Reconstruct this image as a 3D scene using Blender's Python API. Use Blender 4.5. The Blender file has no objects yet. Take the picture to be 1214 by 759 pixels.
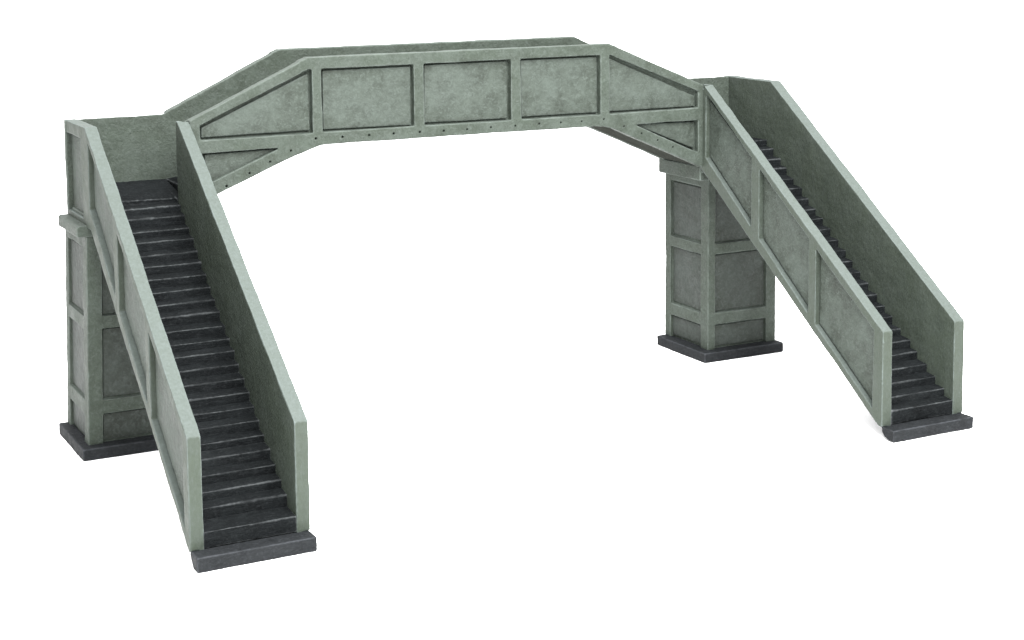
import bpy, bmesh, math, random
from mathutils import Vector, Euler, noise
random.seed(11)
scene = bpy.context.scene
COL = scene.collection
VOX = 0.0041

# ------------------------------------------------------------------ measured sizes (decimetres)
A = 1.5                      # half length of the span between the stairs
WL, WR = 0.5145, 0.5255      # widths of the two staircases
TL, TR = 0.060, 0.063        # wall thickness
TG = 0.053                   # girder thickness
W = 0.4527                   # depth of the walkway
L = 1.585                    # how far the stairs run forward
ZP = 0.0594                  # plinth height
ZD = 1.903                   # top of the span
KX = 0.884
ZTL, ZTR = 1.617, 1.643      # landing parapet height
ZFL, ZFR = 0.528, 0.538      # wall height at the foot
ZL = 1.209                   # landing level
D = 0.038                    # panel recess

# ------------------------------------------------------------------ materials
def new_mat(name):
    m = bpy.data.materials.new(name); m.use_nodes = True
    nt = m.node_tree; nt.nodes.clear()
    return m, nt, nt.nodes, nt.links

def noise_node(nt, vec, scale, detail=6, rough=.6, dist=0.0):
    n = nt.nodes.new('ShaderNodeTexNoise'); n.inputs['Scale'].default_value = scale
    n.inputs['Detail'].default_value = detail; n.inputs['Roughness'].default_value = rough
    n.inputs['Distortion'].default_value = dist
    nt.links.new(vec, n.inputs['Vector']); return n.outputs['Fac']

def ramp(nt, fac, stops):
    r = nt.nodes.new('ShaderNodeValToRGB'); e = r.color_ramp.elements
    while len(e) < len(stops): e.new(.5)
    for el, (p, c) in zip(e, stops):
        el.position = p; el.color = (*c, 1) if len(c) == 3 else c
    nt.links.new(fac, r.inputs['Fac']); return r.outputs['Color']

def mix(nt, fac, a, b, mode='MIX'):
    n = nt.nodes.new('ShaderNodeMix'); n.data_type = 'RGBA'; n.blend_type = mode
    n.clamp_factor = True
    if isinstance(fac, (int, float)): n.inputs['Factor'].default_value = fac
    else: nt.links.new(fac, n.inputs['Factor'])
    for s, v in (('A', a), ('B', b)):
        i = [k for k in n.inputs if k.name == s and k.type == 'RGBA'][0]
        if isinstance(v, tuple): i.default_value = (*v, 1)
        else: nt.links.new(v, i)
    return [o for o in n.outputs if o.type == 'RGBA'][0]

def math_n(nt, op, a, b=0.0):
    n = nt.nodes.new('ShaderNodeMath'); n.operation = op; n.use_clamp = True
    for i, v in enumerate((a, b)):
        if isinstance(v, (int, float)): n.inputs[i].default_value = v
        else: nt.links.new(v, n.inputs[i])
    return n.outputs[0]

def mapping(nt, vec, scale, rot=(0, 0, 0)):
    n = nt.nodes.new('ShaderNodeMapping'); n.inputs['Scale'].default_value = scale
    n.inputs['Rotation'].default_value = rot
    nt.links.new(vec, n.inputs['Vector']); return n.outputs[0]

def paint(name, base, dark, light, edge, blot=.6, wear=.8, bump=.35, rough=.62, stroke=(9, 9, 2.2),
          blot_stops=(.42, .68), rot=(0, 0, 0), speck=.35, edgelo=.515, edgehi=.56, spec=.12, tops=0.0, centre=0.0):
    m, nt, N, LK = new_mat(name)
    tcn_ = N.new('ShaderNodeTexCoord'); tc = tcn_.outputs['Object']; tc_gen = tcn_.outputs['Generated']
    oi = N.new('ShaderNodeObjectInfo')
    off = N.new('ShaderNodeVectorMath'); off.operation = 'MULTIPLY_ADD'
    rr = N.new('ShaderNodeCombineXYZ')
    LK.new(oi.outputs['Random'], rr.inputs[0]); LK.new(oi.outputs['Random'], rr.inputs[1])
    LK.new(rr.outputs[0], off.inputs[0]); off.inputs[1].default_value = (7.3, 3.1, 0); LK.new(tc, off.inputs[2])
    v = off.outputs[0]
    big = noise_node(nt, v, 4.2, 5, .62, .4)
    mid = noise_node(nt, v, 11, 5, .62, .3)
    fine = noise_node(nt, v, 70, 5, .75)
    strk = noise_node(nt, mapping(nt, v, stroke, rot), 14, 6, .72, 1.2)
    c = mix(nt, ramp(nt, mid, [(.3, (0, 0, 0)), (.7, (1, 1, 1))]), dark, base)
    c = mix(nt, math_n(nt, 'MULTIPLY', ramp(nt, big, [(blot_stops[0], (0, 0, 0)), (blot_stops[1], (1, 1, 1))]), blot), c, light)
    c = mix(nt, math_n(nt, 'MULTIPLY', ramp(nt, strk, [(.5, (0, 0, 0)), (.64, (1, 1, 1))]), .6), c, light)
    c = mix(nt, math_n(nt, 'MULTIPLY', ramp(nt, strk, [(.32, (1, 1, 1)), (.48, (0, 0, 0))]), .55), c, dark)
    c = mix(nt, math_n(nt, 'MULTIPLY', ramp(nt, fine, [(.52, (0, 0, 0)), (.74, (1, 1, 1))]), speck), c, edge)
    c = mix(nt, math_n(nt, 'MULTIPLY', ramp(nt, fine, [(.28, (1, 1, 1)), (.44, (0, 0, 0))]), speck), c, dark)
    pt = N.new('ShaderNodeNewGeometry').outputs['Pointiness']
    ed = ramp(nt, pt, [(edgelo, (0, 0, 0)), (edgehi, (1, 1, 1))])
    brk = ramp(nt, mid, [(.36, (.15,) * 3), (.62, (1, 1, 1))])
    ef = math_n(nt, 'MULTIPLY', math_n(nt, 'MULTIPLY', ed, brk), wear)
    c = mix(nt, ef, c, edge)
    if tops:      # dry-brush tint on up-facing faces, also painting in overhead light
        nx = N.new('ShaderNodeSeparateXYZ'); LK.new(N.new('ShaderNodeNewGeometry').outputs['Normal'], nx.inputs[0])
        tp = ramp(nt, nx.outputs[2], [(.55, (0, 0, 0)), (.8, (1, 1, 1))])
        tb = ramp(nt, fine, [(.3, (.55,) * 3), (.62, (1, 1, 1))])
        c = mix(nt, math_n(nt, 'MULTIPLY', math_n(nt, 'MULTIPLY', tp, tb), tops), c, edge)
    if centre:    # pale patch dry-brushed on the middle of the panel
        gn = N.new('ShaderNodeVectorMath'); gn.operation = 'SUBTRACT'; LK.new(tc_gen, gn.inputs[0]); gn.inputs[1].default_value = (.5, .5, .5)
        ln = N.new('ShaderNodeVectorMath'); ln.operation = 'LENGTH'; LK.new(gn.outputs[0], ln.inputs[0])
        cm = ramp(nt, ln.outputs['Value'], [(.50, (1, 1, 1)), (.80, (0, 0, 0))])
        br = ramp(nt, mid, [(.35, (.25,) * 3), (.65, (1, 1, 1))])
        c = mix(nt, math_n(nt, 'MULTIPLY', math_n(nt, 'MULTIPLY', cm, br), centre), c, light)
    b = N.new('ShaderNodeBsdfPrincipled')
    LK.new(c, b.inputs['Base Color'])
    rg = ramp(nt, mid, [(.3, (rough - .08,) * 3), (.7, (rough + .12,) * 3)])
    LK.new(rg, b.inputs['Roughness']); b.inputs['Specular IOR Level'].default_value = spec
    h = N.new('ShaderNodeMath'); h.operation = 'ADD'
    LK.new(strk, h.inputs[0]); LK.new(math_n(nt, 'MULTIPLY', fine, .35), h.inputs[1])
    bp = N.new('ShaderNodeBump'); bp.inputs['Strength'].default_value = bump
    bp.inputs['Distance'].default_value = .012
    LK.new(h.outputs[0], bp.inputs['Height']); LK.new(bp.outputs[0], b.inputs['Normal'])
    o = N.new('ShaderNodeOutputMaterial'); LK.new(b.outputs[0], o.inputs['Surface'])
    return m

GB = 0.248   # overall paint level
def g(*c): return tuple(x * GB for x in c)
def gg(*c): return (c[0] * GB * .945, c[1] * GB * .965, c[2] * GB * .94)
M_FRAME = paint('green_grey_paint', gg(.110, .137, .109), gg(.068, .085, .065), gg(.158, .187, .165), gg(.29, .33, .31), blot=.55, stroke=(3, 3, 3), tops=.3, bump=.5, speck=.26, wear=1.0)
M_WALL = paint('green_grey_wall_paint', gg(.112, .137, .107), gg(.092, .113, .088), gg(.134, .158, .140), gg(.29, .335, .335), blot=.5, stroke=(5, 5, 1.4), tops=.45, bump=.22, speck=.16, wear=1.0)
M_PANEL = paint('weathered_panel_paint', gg(.090, .109, .087), gg(.046, .056, .043), gg(.172, .204, .182), gg(.27, .31, .29), blot=.4, blot_stops=(.46, .64), speck=.36, stroke=(3, 3, 4), wear=.6, centre=.5, bump=.4)
M_PIER_SHADED = paint('shaded_pier_panel_paint', gg(.056, .068, .052), gg(.036, .043, .034), gg(.125, .144, .136), gg(.24, .27, .25), blot=.35, blot_stops=(.46, .62), speck=.4, stroke=(2, 2, 2), wear=.5, centre=.45, bump=.4)  # panel paint with the deck's shade on the piers darkened into the colour
M_SOFFIT = paint('brown_grey_underside', g(.082, .087, .076), g(.060, .064, .056), g(.100, .106, .094), g(.15, .16, .14), blot=.4, speck=.2, wear=.1, stroke=(1, 6, 6), spec=0.0)
M_STEP = paint('black_step_paint', g(.0145, .0175, .0185), g(.0075, .009, .0100), g(.030, .035, .037), g(.20, .215, .22), blot=.5, speck=.12, wear=.9,
               stroke=(1.0, 9, 9), rough=.70, bump=.35, spec=.04)
M_BASE = paint('dark_slate_paint', g(.034, .038, .041), g(.020, .022, .024), g(.052, .057, .061), g(.16, .17, .19), blot=.5, speck=.28, wear=.7,
               stroke=(2, 5, 7), rough=.64, bump=.4, spec=.05)

def white_floor():
    m, nt, N, LK = new_mat('white_sheet')
    tc = N.new('ShaderNodeTexCoord').outputs['Object']
    f = noise_node(nt, tc, 3, 3)
    c = ramp(nt, f, [(.3, (.93, .93, .93)), (.7, (.95, .95, .95))])
    b = N.new('ShaderNodeBsdfDiffuse'); LK.new(c, b.inputs['Color'])
    o = N.new('ShaderNodeOutputMaterial'); LK.new(b.outputs[0], o.inputs['Surface'])
    return m

# ------------------------------------------------------------------ mesh building
class MB:
    """closed prisms that are later fused into one skin"""
    def __init__(s): s.bm = bmesh.new()
    def prism(s, poly, axis, a, b, j=.0022, top=None):
        """poly: 2-D outline in the two other axes (x/y/z order), extruded from a to b along axis"""
        def P(u, v, w):
            if axis == 'y': return Vector((u, w, v))
            if axis == 'x': return Vector((w, u, v))
            return Vector((u, v, w))
        jit = [(random.uniform(-j, j), random.uniform(-j, j)) for _ in poly]
        lo = [s.bm.verts.new(P(u + q[0], v + q[1], a)) for (u, v), q in zip(poly, jit)]
        hi = [s.bm.verts.new(P(u + q[0], v + q[1], b)) for (u, v), q in zip(top or poly, jit)]
        n = len(poly)
        s.bm.faces.new(lo); s.bm.faces.new(hi[::-1])
        for i in range(n):
            s.bm.faces.new((lo[(i + 1) % n], lo[i], hi[i], hi[(i + 1) % n]))
        return s
    def box(s, x0, x1, y0, y1, z0, z1, j=.0):
        return s.prism([(x0, y0), (x1, y0), (x1, y1), (x0, y1)], 'z', z0, z1, j)

TEX = {}
def cloud(sz, depth):
    k = (sz, depth)
    if k not in TEX:
        t = bpy.data.textures.new('cast_relief', 'CLOUDS'); t.noise_scale = sz; t.noise_depth = depth
        TEX[k] = t
    return TEX[k]

def build(name, mb, mat, parent, vox=VOX, big=.006, small=.0024, shear=None, smooth=2, lean=0, cutters=None, pivot=None, label=None):
    bm = mb.bm
    bmesh.ops.recalc_face_normals(bm, faces=bm.faces)
    me = bpy.data.meshes.new(name); bm.to_mesh(me); bm.free()
    ob = bpy.data.objects.new(name, me); COL.objects.link(ob)
    r = ob.modifiers.new('r', 'REMESH'); r.mode = 'VOXEL'; r.voxel_size = vox; r.use_smooth_shade = True
    if smooth:
        q = ob.modifiers.new('s', 'SMOOTH'); q.iterations = smooth; q.factor = .5
    for sz, st, dp in ((.16, big, 1), (.028, small, 2)):
        if st:
            d = ob.modifiers.new('d', 'DISPLACE'); d.texture = cloud(sz, dp); d.strength = st
            d.mid_level = .5; d.texture_coords = 'GLOBAL'
    cut = None
    if cutters:
        cb = bmesh.new()
        for (x, y, z, rad, depth) in cutters:
            res = bmesh.ops.create_cone(cb, cap_ends=True, segments=12, radius1=rad, radius2=rad, depth=depth)
            bmesh.ops.rotate(cb, verts=res['verts'], cent=(0, 0, 0), matrix=Euler((math.pi / 2, 0, 0)).to_matrix())
            bmesh.ops.translate(cb, verts=res['verts'], vec=(x, y, z))
        cm = bpy.data.meshes.new('hole_cutter'); cb.to_mesh(cm); cb.free()
        cut = bpy.data.objects.new('hole_cutter', cm); COL.objects.link(cut)
        b = ob.modifiers.new('b', 'BOOLEAN'); b.operation = 'DIFFERENCE'; b.object = cut
        try: b.solver = 'MANIFOLD'
        except Exception: b.solver = 'EXACT'
    bpy.context.view_layer.update()
    dg = bpy.context.evaluated_depsgraph_get()
    new = bpy.data.meshes.new_from_object(ob.evaluated_get(dg), depsgraph=dg)
    ob.modifiers.clear(); ob.data = new; new.name = name
    bpy.data.meshes.remove(me)
    if cut:
        cm = cut.data; bpy.data.objects.remove(cut); bpy.data.meshes.remove(cm)
    if shear:
        for v in new.vertices:
            if v.co.y < 0: v.co.x += shear * (-v.co.y / L)
    if lean:
        for v in new.vertices: v.co.x += lean * v.co.z
    new.materials.clear(); new.materials.append(mat)
    new.polygons.foreach_set('use_smooth', [True] * len(new.polygons)); new.update()
    # origin to the bottom centre of the piece
    xs = [v.co for v in new.vertices]
    if pivot is None:
        c = Vector(((min(v.x for v in xs) + max(v.x for v in xs)) / 2, (min(v.y for v in xs) + max(v.y for v in xs)) / 2, min(v.z for v in xs)))
    else: c = Vector(pivot)
    from mathutils import Matrix
    new.transform(Matrix.Translation(-c)); 
    pw = WORLD.get(parent.name, Vector()) if parent else Vector()
    ob.location = c - pw; ob.parent = parent
    WORLD[ob.name] = c
    if label: ob['label'] = label
    return ob
WORLD = {}

# ------------------------------------------------------------------ the bridge
root = bpy.data.objects.new('model_footbridge', None); COL.objects.link(root)
root['label'] = 'grey green painted model railway footbridge with panelled sides and black steps on white'
root['category'] = 'footbridge'
root.empty_display_size = .3
WORLD[root.name] = Vector()

def inset(poly, dd):
    """shrink a convex polygon by dd"""
    n = len(poly); area = sum(poly[i][0] * poly[(i + 1) % n][1] - poly[(i + 1) % n][0] * poly[i][1] for i in range(n))
    sgn = 1 if area > 0 else -1; out = []
    for i in range(n):
        p0, p1, p2 = Vector(poly[i - 1]), Vector(poly[i]), Vector(poly[(i + 1) % n])
        e1 = (p1 - p0).normalized(); e2 = (p2 - p1).normalized()
        n1 = Vector((-e1.y, e1.x)) * sgn; n2 = Vector((-e2.y, e2.x)) * sgn
        k = (n1 + n2); k = k / max(.35, k.dot(n1)); out.append(tuple(p1 + k * dd))
    return out

# ---- girders
def girder_panels(zt_l, zt_r):
    P = []
    for x0, x1 in ((-.811, -.300), (-.243, .269), (.330, .825)):
        P.append([(x0, 1.517), (x1, 1.515), (x1, 1.843), (x0, 1.845)])
    P.append([(-1.452, 1.518), (-.864, 1.520), (-.864, 1.838), (-1.452, zt_l - .034)])
    P.append([(.881, 1.513), (1.470, 1.511), (1.470, zt_r - .052), (.881, 1.838)])
    P.append([(-1.040, 1.455), (-1.440, 1.457), (-1.440, 1.268)])
    P.append([(1.040, 1.447), (1.468, 1.447), (1.468, 1.262)])
    return P
HB = [(-1.56, 1.168), (-.925, 1.428), (-.865, 1.449), (-.80, 1.456), (.79, 1.450), (.86, 1.444), (.925, 1.424), (1.56, 1.142)]   # underside of the girder
def girder(front):
    y_in, y_out = (TG, 0.0) if front else (W - TG, W)
    yb = y_out + (D if front else -D)
    mb = MB()
    end = 1.512 if front else None
    # backing slab, split into convex pieces along the length
    if front:
        xs = [(-end, ZTL - .003), (-KX, ZD), (KX, ZD), (end, ZTR - .003)]
    else:
        xs = [(-2.0145, ZTL), (-1.52, ZTL), (-.892, 1.922), (.892, 1.922), (1.52, ZTR), (2.0255, ZTR)]
    def top(x):
        for (a, za), (b, zb) in zip(xs, xs[1:]):
            if a <= x <= b: return za + (zb - za) * (x - a) / (b - a)
    def bot(x):
        if abs(x) > 1.5: return ZL - .04
        for (a, za), (b, zb) in zip(HB, HB[1:]):
            if a <= x <= b: return za + (zb - za) * (x - a) / (b - a)
    def strip(cuts, lo, hi, a, b):
        for x0, x1 in zip(cuts, cuts[1:]):
            e = .004
            mb.prism([(x0 - e, lo(x0)), (x1 + e, lo(x1)), (x1 + e, hi(x1)), (x0 - e, hi(x0))], 'y', a, b, j=0)
    x_end = xs[-1][0]; x_beg = xs[0][0]
    cuts = sorted(set([x_beg, x_end, -1.499, 1.499, -KX, KX] + [h[0] for h in HB if x_beg < h[0] < x_end] + [p[0] for p in xs]))
    strip(cuts, bot, top, min(y_in, yb), max(y_in, yb))
    a, b = min(yb, y_out) - .002, max(yb, y_out)
    if not front: a, b = yb - .002, y_out
    # rails and posts that stand proud of the slab
    inner = [c for c in cuts if -1.5 <= c <= 1.5] 
    inner = [-1.5] + [c for c in inner if abs(c) < 1.499] + [1.5]
    dt = ZD - 1.843 if front else 1.922 - 1.85
    def tl(x): return top(x) - (dt if abs(x) < KX else dt * .98 * (1 - .25 * (abs(x) - KX)))
    strip(inner, tl, top, a, b)
    def hb_up(x): return bot(x) + (.064 if abs(x) < .9 else .074)
    strip(inner, bot, hb_up, a, b)
    for x0, x1 in ((-1.502, -.83), (.83, 1.502)):
        mb.prism([(x0, 1.455 if x0 < 0 else 1.447), (x1, 1.456 if x0 < 0 else 1.447), (x1, 1.517), (x0, 1.517 if x0 < 0 else 1.512)], 'y', a, b)
    # gusset where the haunch leaves the straight rail
    for s in (-1, 1): mb.prism([(s * .80, 1.46), (s * 1.05, 1.452), (s * 1.05, 1.38), (s * .9, 1.43)], 'y', a, b)
    for x0, x1 in ((-.864, -.811), (-.300, -.243), (.269, .330), (.825, .881)):
        mb.prism([(x0, 1.47), (x1, 1.47), (x1, 1.88), (x0, 1.88)], 'y', a, b, j=.002)
    for x0, x1 in ((-1.506, -1.452), (1.470, 1.506)):
        mb.prism([(x0, 1.20), (x1, 1.22), (x1, 1.60), (x0, 1.60)], 'y', a, b)
    holes = None
    if front:
        H = [(-1.326, 1.283), (-1.206, 1.339), (-1.096, 1.389), (-.984, 1.437), (-.849, 1.490), (-.704, 1.489), (-.556, 1.488), (-.419, 1.488),
             (-.271, 1.487), (-.132, 1.484), (.005, 1.483), (.147, 1.485), (.293, 1.484), (.440, 1.486), (.574, 1.485), (.705, 1.483),
             (.846, 1.487), (.977, 1.439), (1.090, 1.392), (1.197, 1.347), (1.300, 1.301)]
        holes = [(x, .0, z, .0066 if x > 0 or -1.25 < x < -.9 else .0076, .05) for x, z in H]
    gd = build('girder', mb, M_FRAME, root, cutters=holes)
    for P in girder_panels(ZTL, ZTR):
        q = inset(P, .011)
        p = MB(); y0 = y_out + (.021 if front else -.021)
        p.prism(q, 'y', min(y0, y0 + (.012 if front else -.012)), max(y0, y0 + (.012 if front else -.012)), j=.003)
        build('panel', p, M_PANEL, gd, vox=.004, big=.006, small=.003, smooth=1)
girder(True); girder(False)

# ---- walkway deck between the girders and the two landings
mb = MB()
y0, y1 = TG - .01, W - TG + .01
dk = [(-1.5, ZL), (-1.36, 1.29), (-1.36, 1.30), (-.86, 1.50), (.86, 1.50), (1.36, 1.30), (1.5, ZL)]
ss = [(-1.505, 1.196), (-.925, 1.432), (-.80, 1.461), (.79, 1.456), (.925, 1.429), (1.505, 1.171)]
def lin(tab, x):
    for (a, za), (b, zb) in zip(tab, tab[1:]):
        if a <= x <= b: return za + (zb - za) * (x - a) / (b - a)
    return tab[0][1] if x < tab[0][0] else tab[-1][1]
cuts = [-1.5, -.925, -.80, .79, .925, 1.5]
for xa, xb in zip(cuts, cuts[1:]):
    mb.prism([(xa - .004, lin(ss, xa)), (xb + .004, lin(ss, xb)), (xb + .004, lin(ss, xb) + .055), (xa - .004, lin(ss, xa) + .055)], 'y', y0, y1, j=0)
deck = build('walkway_deck', mb, M_SOFFIT, root, vox=.006)
# shallow steps climbing from each landing onto the span
for s_, zl in ((-1, 1.285), (1, 1.300)):
    for i in range(7):
        xa = s_ * (1.520 - i * .095); xb = xa - s_ * .105; z = zl + .006 + .031 * i
        p = MB(); p.prism([(xa, z - .004), (xb, z + .004), (xb, z - .02), (xa, z - (.05 if i == 0 else .03))], 'y', TG + .002, W - TG - .002, j=.001)
        build('step', p, M_STEP, deck, vox=.006)
for s_, x0, x1 in ((-1, -2.01, -1.5), (1, 1.5, 2.02)):
    mb = MB(); mb.box(x0 + .01, x1 - .002, .02, W - .02, ZL - .075, ZL - .03)
    ld = build('landing', mb, M_FRAME, root, vox=.006)
    p = MB()
    if s_ < 0:
        p.box(x0 + .05, x1 - .035, .006, W - TG + .01, ZL - .05, ZL)
        p.prism([(.118, 1.234), (W - TG + .01, 1.292), (W - TG + .01, 1.2), (.118, 1.2)], 'x', x0 + .05, -1.50, j=.001, top=[(.100, 1.228), (W - TG + .01, 1.288), (W - TG + .01, 1.2), (.100, 1.2)])
        p.prism([(.06, 1.228), (W - TG, 1.285), (W - TG, 1.2), (.05, 1.2)], 'x', -1.56, -1.50, j=.001)
    else: p.box(x0 + .05, x1 - .05, .014, W - TG + .01, ZL - .05, 1.299)
    build('landing_floor', p, M_STEP, ld, vox=.005, big=.008, small=.006)

# ---- stair walls
def stair_wall(xo, xi, zt, zf, ybend, yback, landing_panel, shear, drop):
    """xo = face that carries the panels, xi = plain face"""
    sg = 1 if xi > xo else -1
    xb = xo + sg * D
    mb = MB()
    def zb(y): return 1.175 + .7036 * (y - .03)
    def ztop(y): return zt if y >= ybend else zt + (zf - zt) * (ybend - y) / (ybend + L)
    lo, hi = min(xb, xi), max(xb, xi)
    zback = 1.13
    mb.prism([(yback, zt), (ybend, zt), (ybend, zback), (yback, zback)], 'x', lo, hi, j=0)
    mb.prism([(ybend + .004, zt), (-L, zf), (-L, ZP - .004), (-1.556, ZP - .004), (ybend + .004, zb(ybend))], 'x', lo, hi, j=0)
    dp = drop
    mb.prism([(.0, zb(.0) + .05), (-1.56, zb(-1.56) + .05), (-1.56, zb(-1.56) - dp * .6), (-1.2, zb(-1.2) - dp), (.0, zb(.0) - .01)], 'x', lo + (.012 if sg > 0 else 0), hi - (0 if sg > 0 else .012), j=0)
    a, b = min(xo, xb + sg * .002), max(xo, xb + sg * .002)
    # top rail, foot rail, posts
    mb.prism([(ybend + .004, zt), (-L, zf), (-L, zf - .055), (ybend - .03, zt - .060), (ybend, zt - .06)], 'x', a, b)
    mb.prism([(.03, zb(.03)), (.03, 1.25), (-.03, 1.232), (-.573, .820), (-1.048, .466), (-1.514, .132), (-1.575, .10), (-1.575, zb(-1.56)), (-1.556, zb(-1.556))], 'x', a, b, j=.001)
    for u, v in ((-.545, -.475), (-1.045, -.984), (-L, -1.512), (-.032, .004 if not landing_panel else .05)):
        mb.prism([(u, zb(u) + .02 if u > -1.5 else ZP - .003), (v, zb(v) + .02), (v, ztop(v) - .02), (u, ztop(u) - .012 if u > -1.5 else zf)], 'x', a, b, j=.0015)
    if yback > .1:
        mb.box(a, b, ybend, yback, zt - .062, zt - .001); mb.box(a, b, -.03, yback, zback, 1.168)
        mb.box(a, b, yback - .035, yback, zback, zt); mb.box(a, b, -.03, .105, zback, zt - .045)
    o = build('stair_wall', mb, M_WALL, root, shear=shear, smooth=2)
    P = [[(-.030, 1.236), (-.475, .894), (-.475, ztop(-.475) - .056), (-.030, ztop(-.03) - .060)],
         [(-.545, .842), (-.984, .513), (-.984, ztop(-.984) - .055), (-.545, ztop(-.545) - .056)],
         [(-1.045, .468), (-1.512, .134), (-1.512, ztop(-1.512) - .052), (-1.045, ztop(-1.045) - .055)]]
    if yback > .1: P.append([(.105, 1.168), (yback - .035, 1.168), (yback - .035, zt - .062), (.105, zt - .062)])
    for q in P:
        pm = MB(); xf = xo + sg * .0235
        pm.prism(inset(q, .011), 'x', min(xf, xf + sg * .012), max(xf, xf + sg * .012), j=.003)
        build('panel', pm, M_PANEL, o, vox=.004, big=.005, small=.003, shear=shear, smooth=1)
XL0, XR1 = -A - WL, A + WR
stair_wall(XL0, XL0 + TL, ZTL, ZFL, .012, W - .002, True, -.018, .02)
stair_wall(-A, -A - TL, ZTL, ZFL, .020, TG, False, -.018, .055)
stair_wall(A, A + TR - .002, ZTR, ZFR, -.020, TG, False, -.002, .012)
stair_wall(XR1, XR1 - TR - .003, ZTR, ZFR, -.022, W - .002, True, -.002, .05)

# ---- flights of steps
def flight(x0, x1, shear, noses, y_end):
    mb = MB()
    mb.prism([(-1.52, ZP - .02), (-1.50, .07), (-1.38, .13), (.0, 1.155), (.0, 1.13), (-1.42, .085)], 'x', x0 - .01, x1 + .01, j=0)
    fl = build('stair_flight', mb, M_STEP, root, vox=.006, shear=shear)
    for i, (y, z) in enumerate(noses):
        last = i == len(noses) - 1
        yn = noses[i + 1][0] if not last else y_end
        jy, jz = random.uniform(-.008, .006), random.uniform(-.004, .003)
        if i == 0 or last: jy = jz = 0
        s = MB()
        t = random.uniform(-.004, .004)
        zz = z + jz + random.uniform(0, .003)
        yb = yn + (.003 if i == 0 else .010)
        lowf = zz - (.056 if i else z - ZP + .003)
        fr = lambda q: [(y + jy + q, zz), (yb, zz + .010), (yb, zz - .012), (yb - .02, zz - .022), (y + jy + q, lowf)]
        s.prism(fr(t), 'x', x0 - .004, x1 + .004, j=.001, top=fr(-t))
        build('step', s, M_STEP, fl, vox=.0042, big=.011, small=.0034, shear=shear, smooth=1)
NL = [(-1.583, .128)] + [(-1.467 + (i - 1) * .0671, .185 + (i - 1) * .04663) for i in range(1, 23)]
NR = [(-1.582 + i * .0665, .130 + i * .0487) for i in range(24)]
flight(XL0 + TL, -A - TL, -.018, NL, .004)
flight(A + TR, XR1 - TR, -.002, NR, .016)

# ---- plinths under the foot of each staircase
for x0, x1, cham, shear in ((XL0 + .004, -A - .001, .0, -.018), (A + .004, XR1 - .006, 1, -.002)):
    mb = MB(); yf = -L - .085
    if cham: prof = [(yf, .0), (yf, ZP), (-1.578, ZP), (-1.582, .035), (-1.60, .012), (-1.635, .0)]
    else: prof = [(yf, .0), (yf, ZP), (-1.575, ZP), (-1.580, .03), (-1.61, .0)]
    mb.prism(prof, 'x', x0, x1, j=.001)
    mb.prism([(-1.60, ZP), (-1.52, ZP - .001), (-1.52, .03), (-1.60, .01)], 'x', x0 + .05, x1 - .003, j=0)
    build('foot_plinth', mb, M_BASE, root, shear=shear, big=.005, small=.003)

# ---- piers
def pier(sx0, sx1, sy0, sy1, bx0, bx1, by0, by1, pb, cap, pw_l, pw_r, lean):
    mb = MB(); ZT = 1.11; d = .022
    mb.box(sx0 + d, sx1 - d, sy0 + d, sy1 - d, pb - .002, ZT)
    for xa, xb in ((sx0, sx0 + pw_l), (sx1 - pw_r, sx1)):
        for ya, yb in ((sy0, sy0 + .078), (sy1 - .06, sy1)):
            mb.box(xa, xb, ya, yb, pb - .002, ZT)
    for za, zb in ((.203, .274), (.627, .689), (1.03, ZT)):
        mb.box(sx0 + .03, sx1 - .03, sy0 + .0015, sy1 - .0015, za, zb)
        mb.box(sx0 + .0015, sx1 - .0015, sy0 + .03, sy1 - .03, za - .008, zb - .008)
    pr = build('pier', mb, M_FRAME, root, lean=lean)
    Z = ((pb + .006, .203), (.274, .627), (.689, 1.03))
    for za, zb in Z:
        for y, s in ((sy0, 1), (sy1, -1)):
            p = MB(); p.prism(inset([(sx0 + pw_l, za), (sx1 - pw_r, za), (sx1 - pw_r, zb), (sx0 + pw_l, zb)], .006), 'y', min(y + s * .0155, y + s * .026), max(y + s * .0155, y + s * .026), j=.003)
            build('panel', p, M_PIER_SHADED, pr, vox=.004, smooth=1, small=.003, lean=lean)
        for x, s in ((sx0, 1), (sx1, -1)):
            p = MB(); p.prism(inset([(sy0 + .078, za), (sy1 - .06, za), (sy1 - .06, zb - .008), (sy0 + .078, zb - .008)], .006), 'x', min(x + s * .0155, x + s * .026), max(x + s * .0155, x + s * .026), j=.003)
            build('panel', p, M_PIER_SHADED, pr, vox=.004, smooth=1, small=.003, lean=lean)
    b = MB(); b.box(bx0, bx1, by0, by1, 0, pb)
    build('pier_base', b, M_BASE, pr, big=.005, small=.003)
    c = MB(); x0, x1, y0, y1, z0, z1, ch = cap
    c.prism([(x0, y0), (x1, y0), (x1, y1), (x0 + .02, y1), (x0, y1 - .02)], 'z', z0, z1 - ch * .5)
    c.prism([(x0 + .002, y0 + .002), (x1, y0 + .002), (x1, y1 - .01), (x0 + .002, y1 - .01)], 'z', z1 - ch * .5 - .003, z1, top=[(x0 + ch, y0 + ch * .3), (x1, y0 + ch * .3), (x1, y1 - .01), (x0 + ch, y1 - .01)])
    build('pier_cap', c, M_FRAME, pr, smooth=0, big=.004, small=.0015)
pier(1.6247, 2.1126, .122, .584, 1.5654, 2.1319, .0635, .584, .0569, (1.500, 2.07, .026, .475, 1.088, 1.175, .01), .052, .070, 0)
pier(-2.0478, -1.56, .0434, .4955, -2.087, -1.52, -.0153, .505, .0569, (-2.064, -1.50, .035, .45, 1.086, 1.140, .012), .072, .052, .027)

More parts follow.
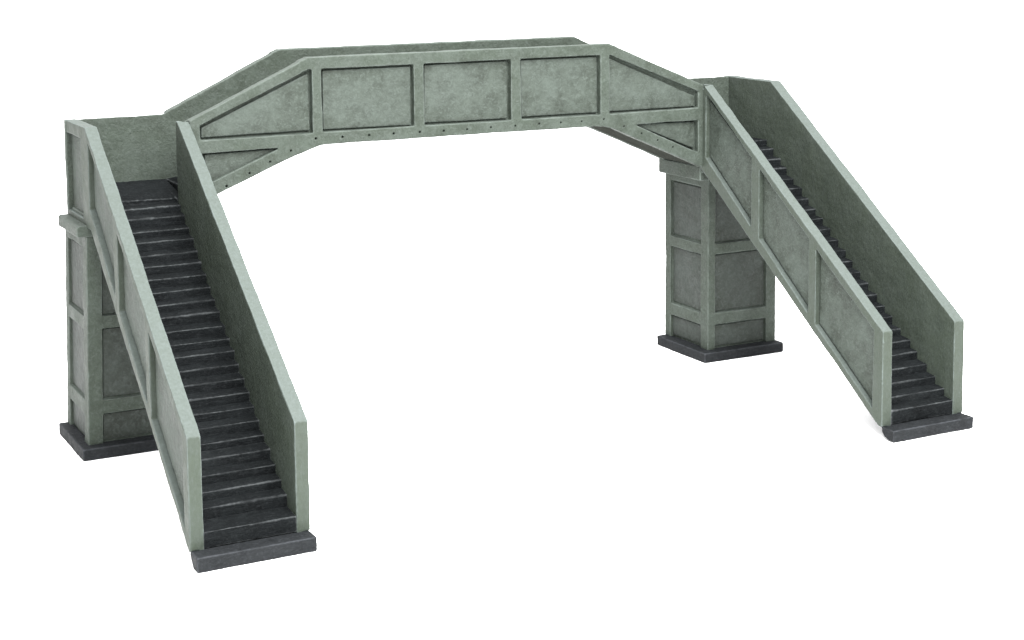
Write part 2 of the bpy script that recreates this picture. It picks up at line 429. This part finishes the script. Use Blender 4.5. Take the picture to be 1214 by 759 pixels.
# ------------------------------------------------------------------ white sheet the model stands on
bm = bmesh.new(); bmesh.ops.create_grid(bm, x_segments=1, y_segments=1, size=600)
me = bpy.data.meshes.new('floor'); bm.to_mesh(me); bm.free()
fl = bpy.data.objects.new('floor', me); COL.objects.link(fl); fl['kind'] = 'structure'
me.materials.append(white_floor())
fl.location = (0, 0, -.003)

# ------------------------------------------------------------------ camera
cd = bpy.data.cameras.new('camera'); cam = bpy.data.objects.new('camera', cd); COL.objects.link(cam)
F, CX, CY = 1990.7712, 585.8157, 151.703
cd.sensor_fit = 'HORIZONTAL'; cd.sensor_width = 36; cd.lens = F * 36 / 1214
cd.shift_x = (607 - CX) / 1214; cd.shift_y = (CY - 379.5) / 1214
cam.location = (-3.88, -7.9391, 2.5147); cam.rotation_euler = (1.4553, .0107, -.4725)
cd.clip_start = .05; cd.clip_end = 3000
scene.camera = cam

# ------------------------------------------------------------------ studio light
w = bpy.data.worlds.new('World'); scene.world = w; w.use_nodes = True
wt = w.node_tree; bg = wt.nodes['Background']
# white studio tent: brighter overhead than at table height
tcn = wt.nodes.new('ShaderNodeTexCoord'); sp = wt.nodes.new('ShaderNodeSeparateXYZ'); wt.links.new(tcn.outputs['Generated'], sp.inputs[0])
wr = wt.nodes.new('ShaderNodeValToRGB'); wt.links.new(sp.outputs[2], wr.inputs[0])
wr.color_ramp.elements[0].position = 0.0; wr.color_ramp.elements[0].color = (.34, .34, .34, 1)
wr.color_ramp.elements[1].position = .95; wr.color_ramp.elements[1].color = (1, 1, 1, 1)
wt.links.new(wr.outputs[0], bg.inputs[0]); bg.inputs[1].default_value = 4.8
def softbox(loc, target, size, power, col=(1, 1, 1)):
    ld = bpy.data.lights.new('softbox', 'AREA'); ld.shape = 'SQUARE'; ld.size = size; ld.energy = power; ld.color = col
    lo = bpy.data.objects.new('softbox', ld); COL.objects.link(lo); lo.location = loc
    lo.rotation_euler = (Vector(target) - Vector(loc)).to_track_quat('-Z', 'Y').to_euler()
softbox((-0.8, -6.8, 8.6), (0, 0, .8), 7.0, 6200)

scene.render.engine = 'CYCLES'
vs = scene.view_settings; vs.view_transform = 'Standard'; vs.look = 'None'; vs.exposure = 0; vs.gamma = 1
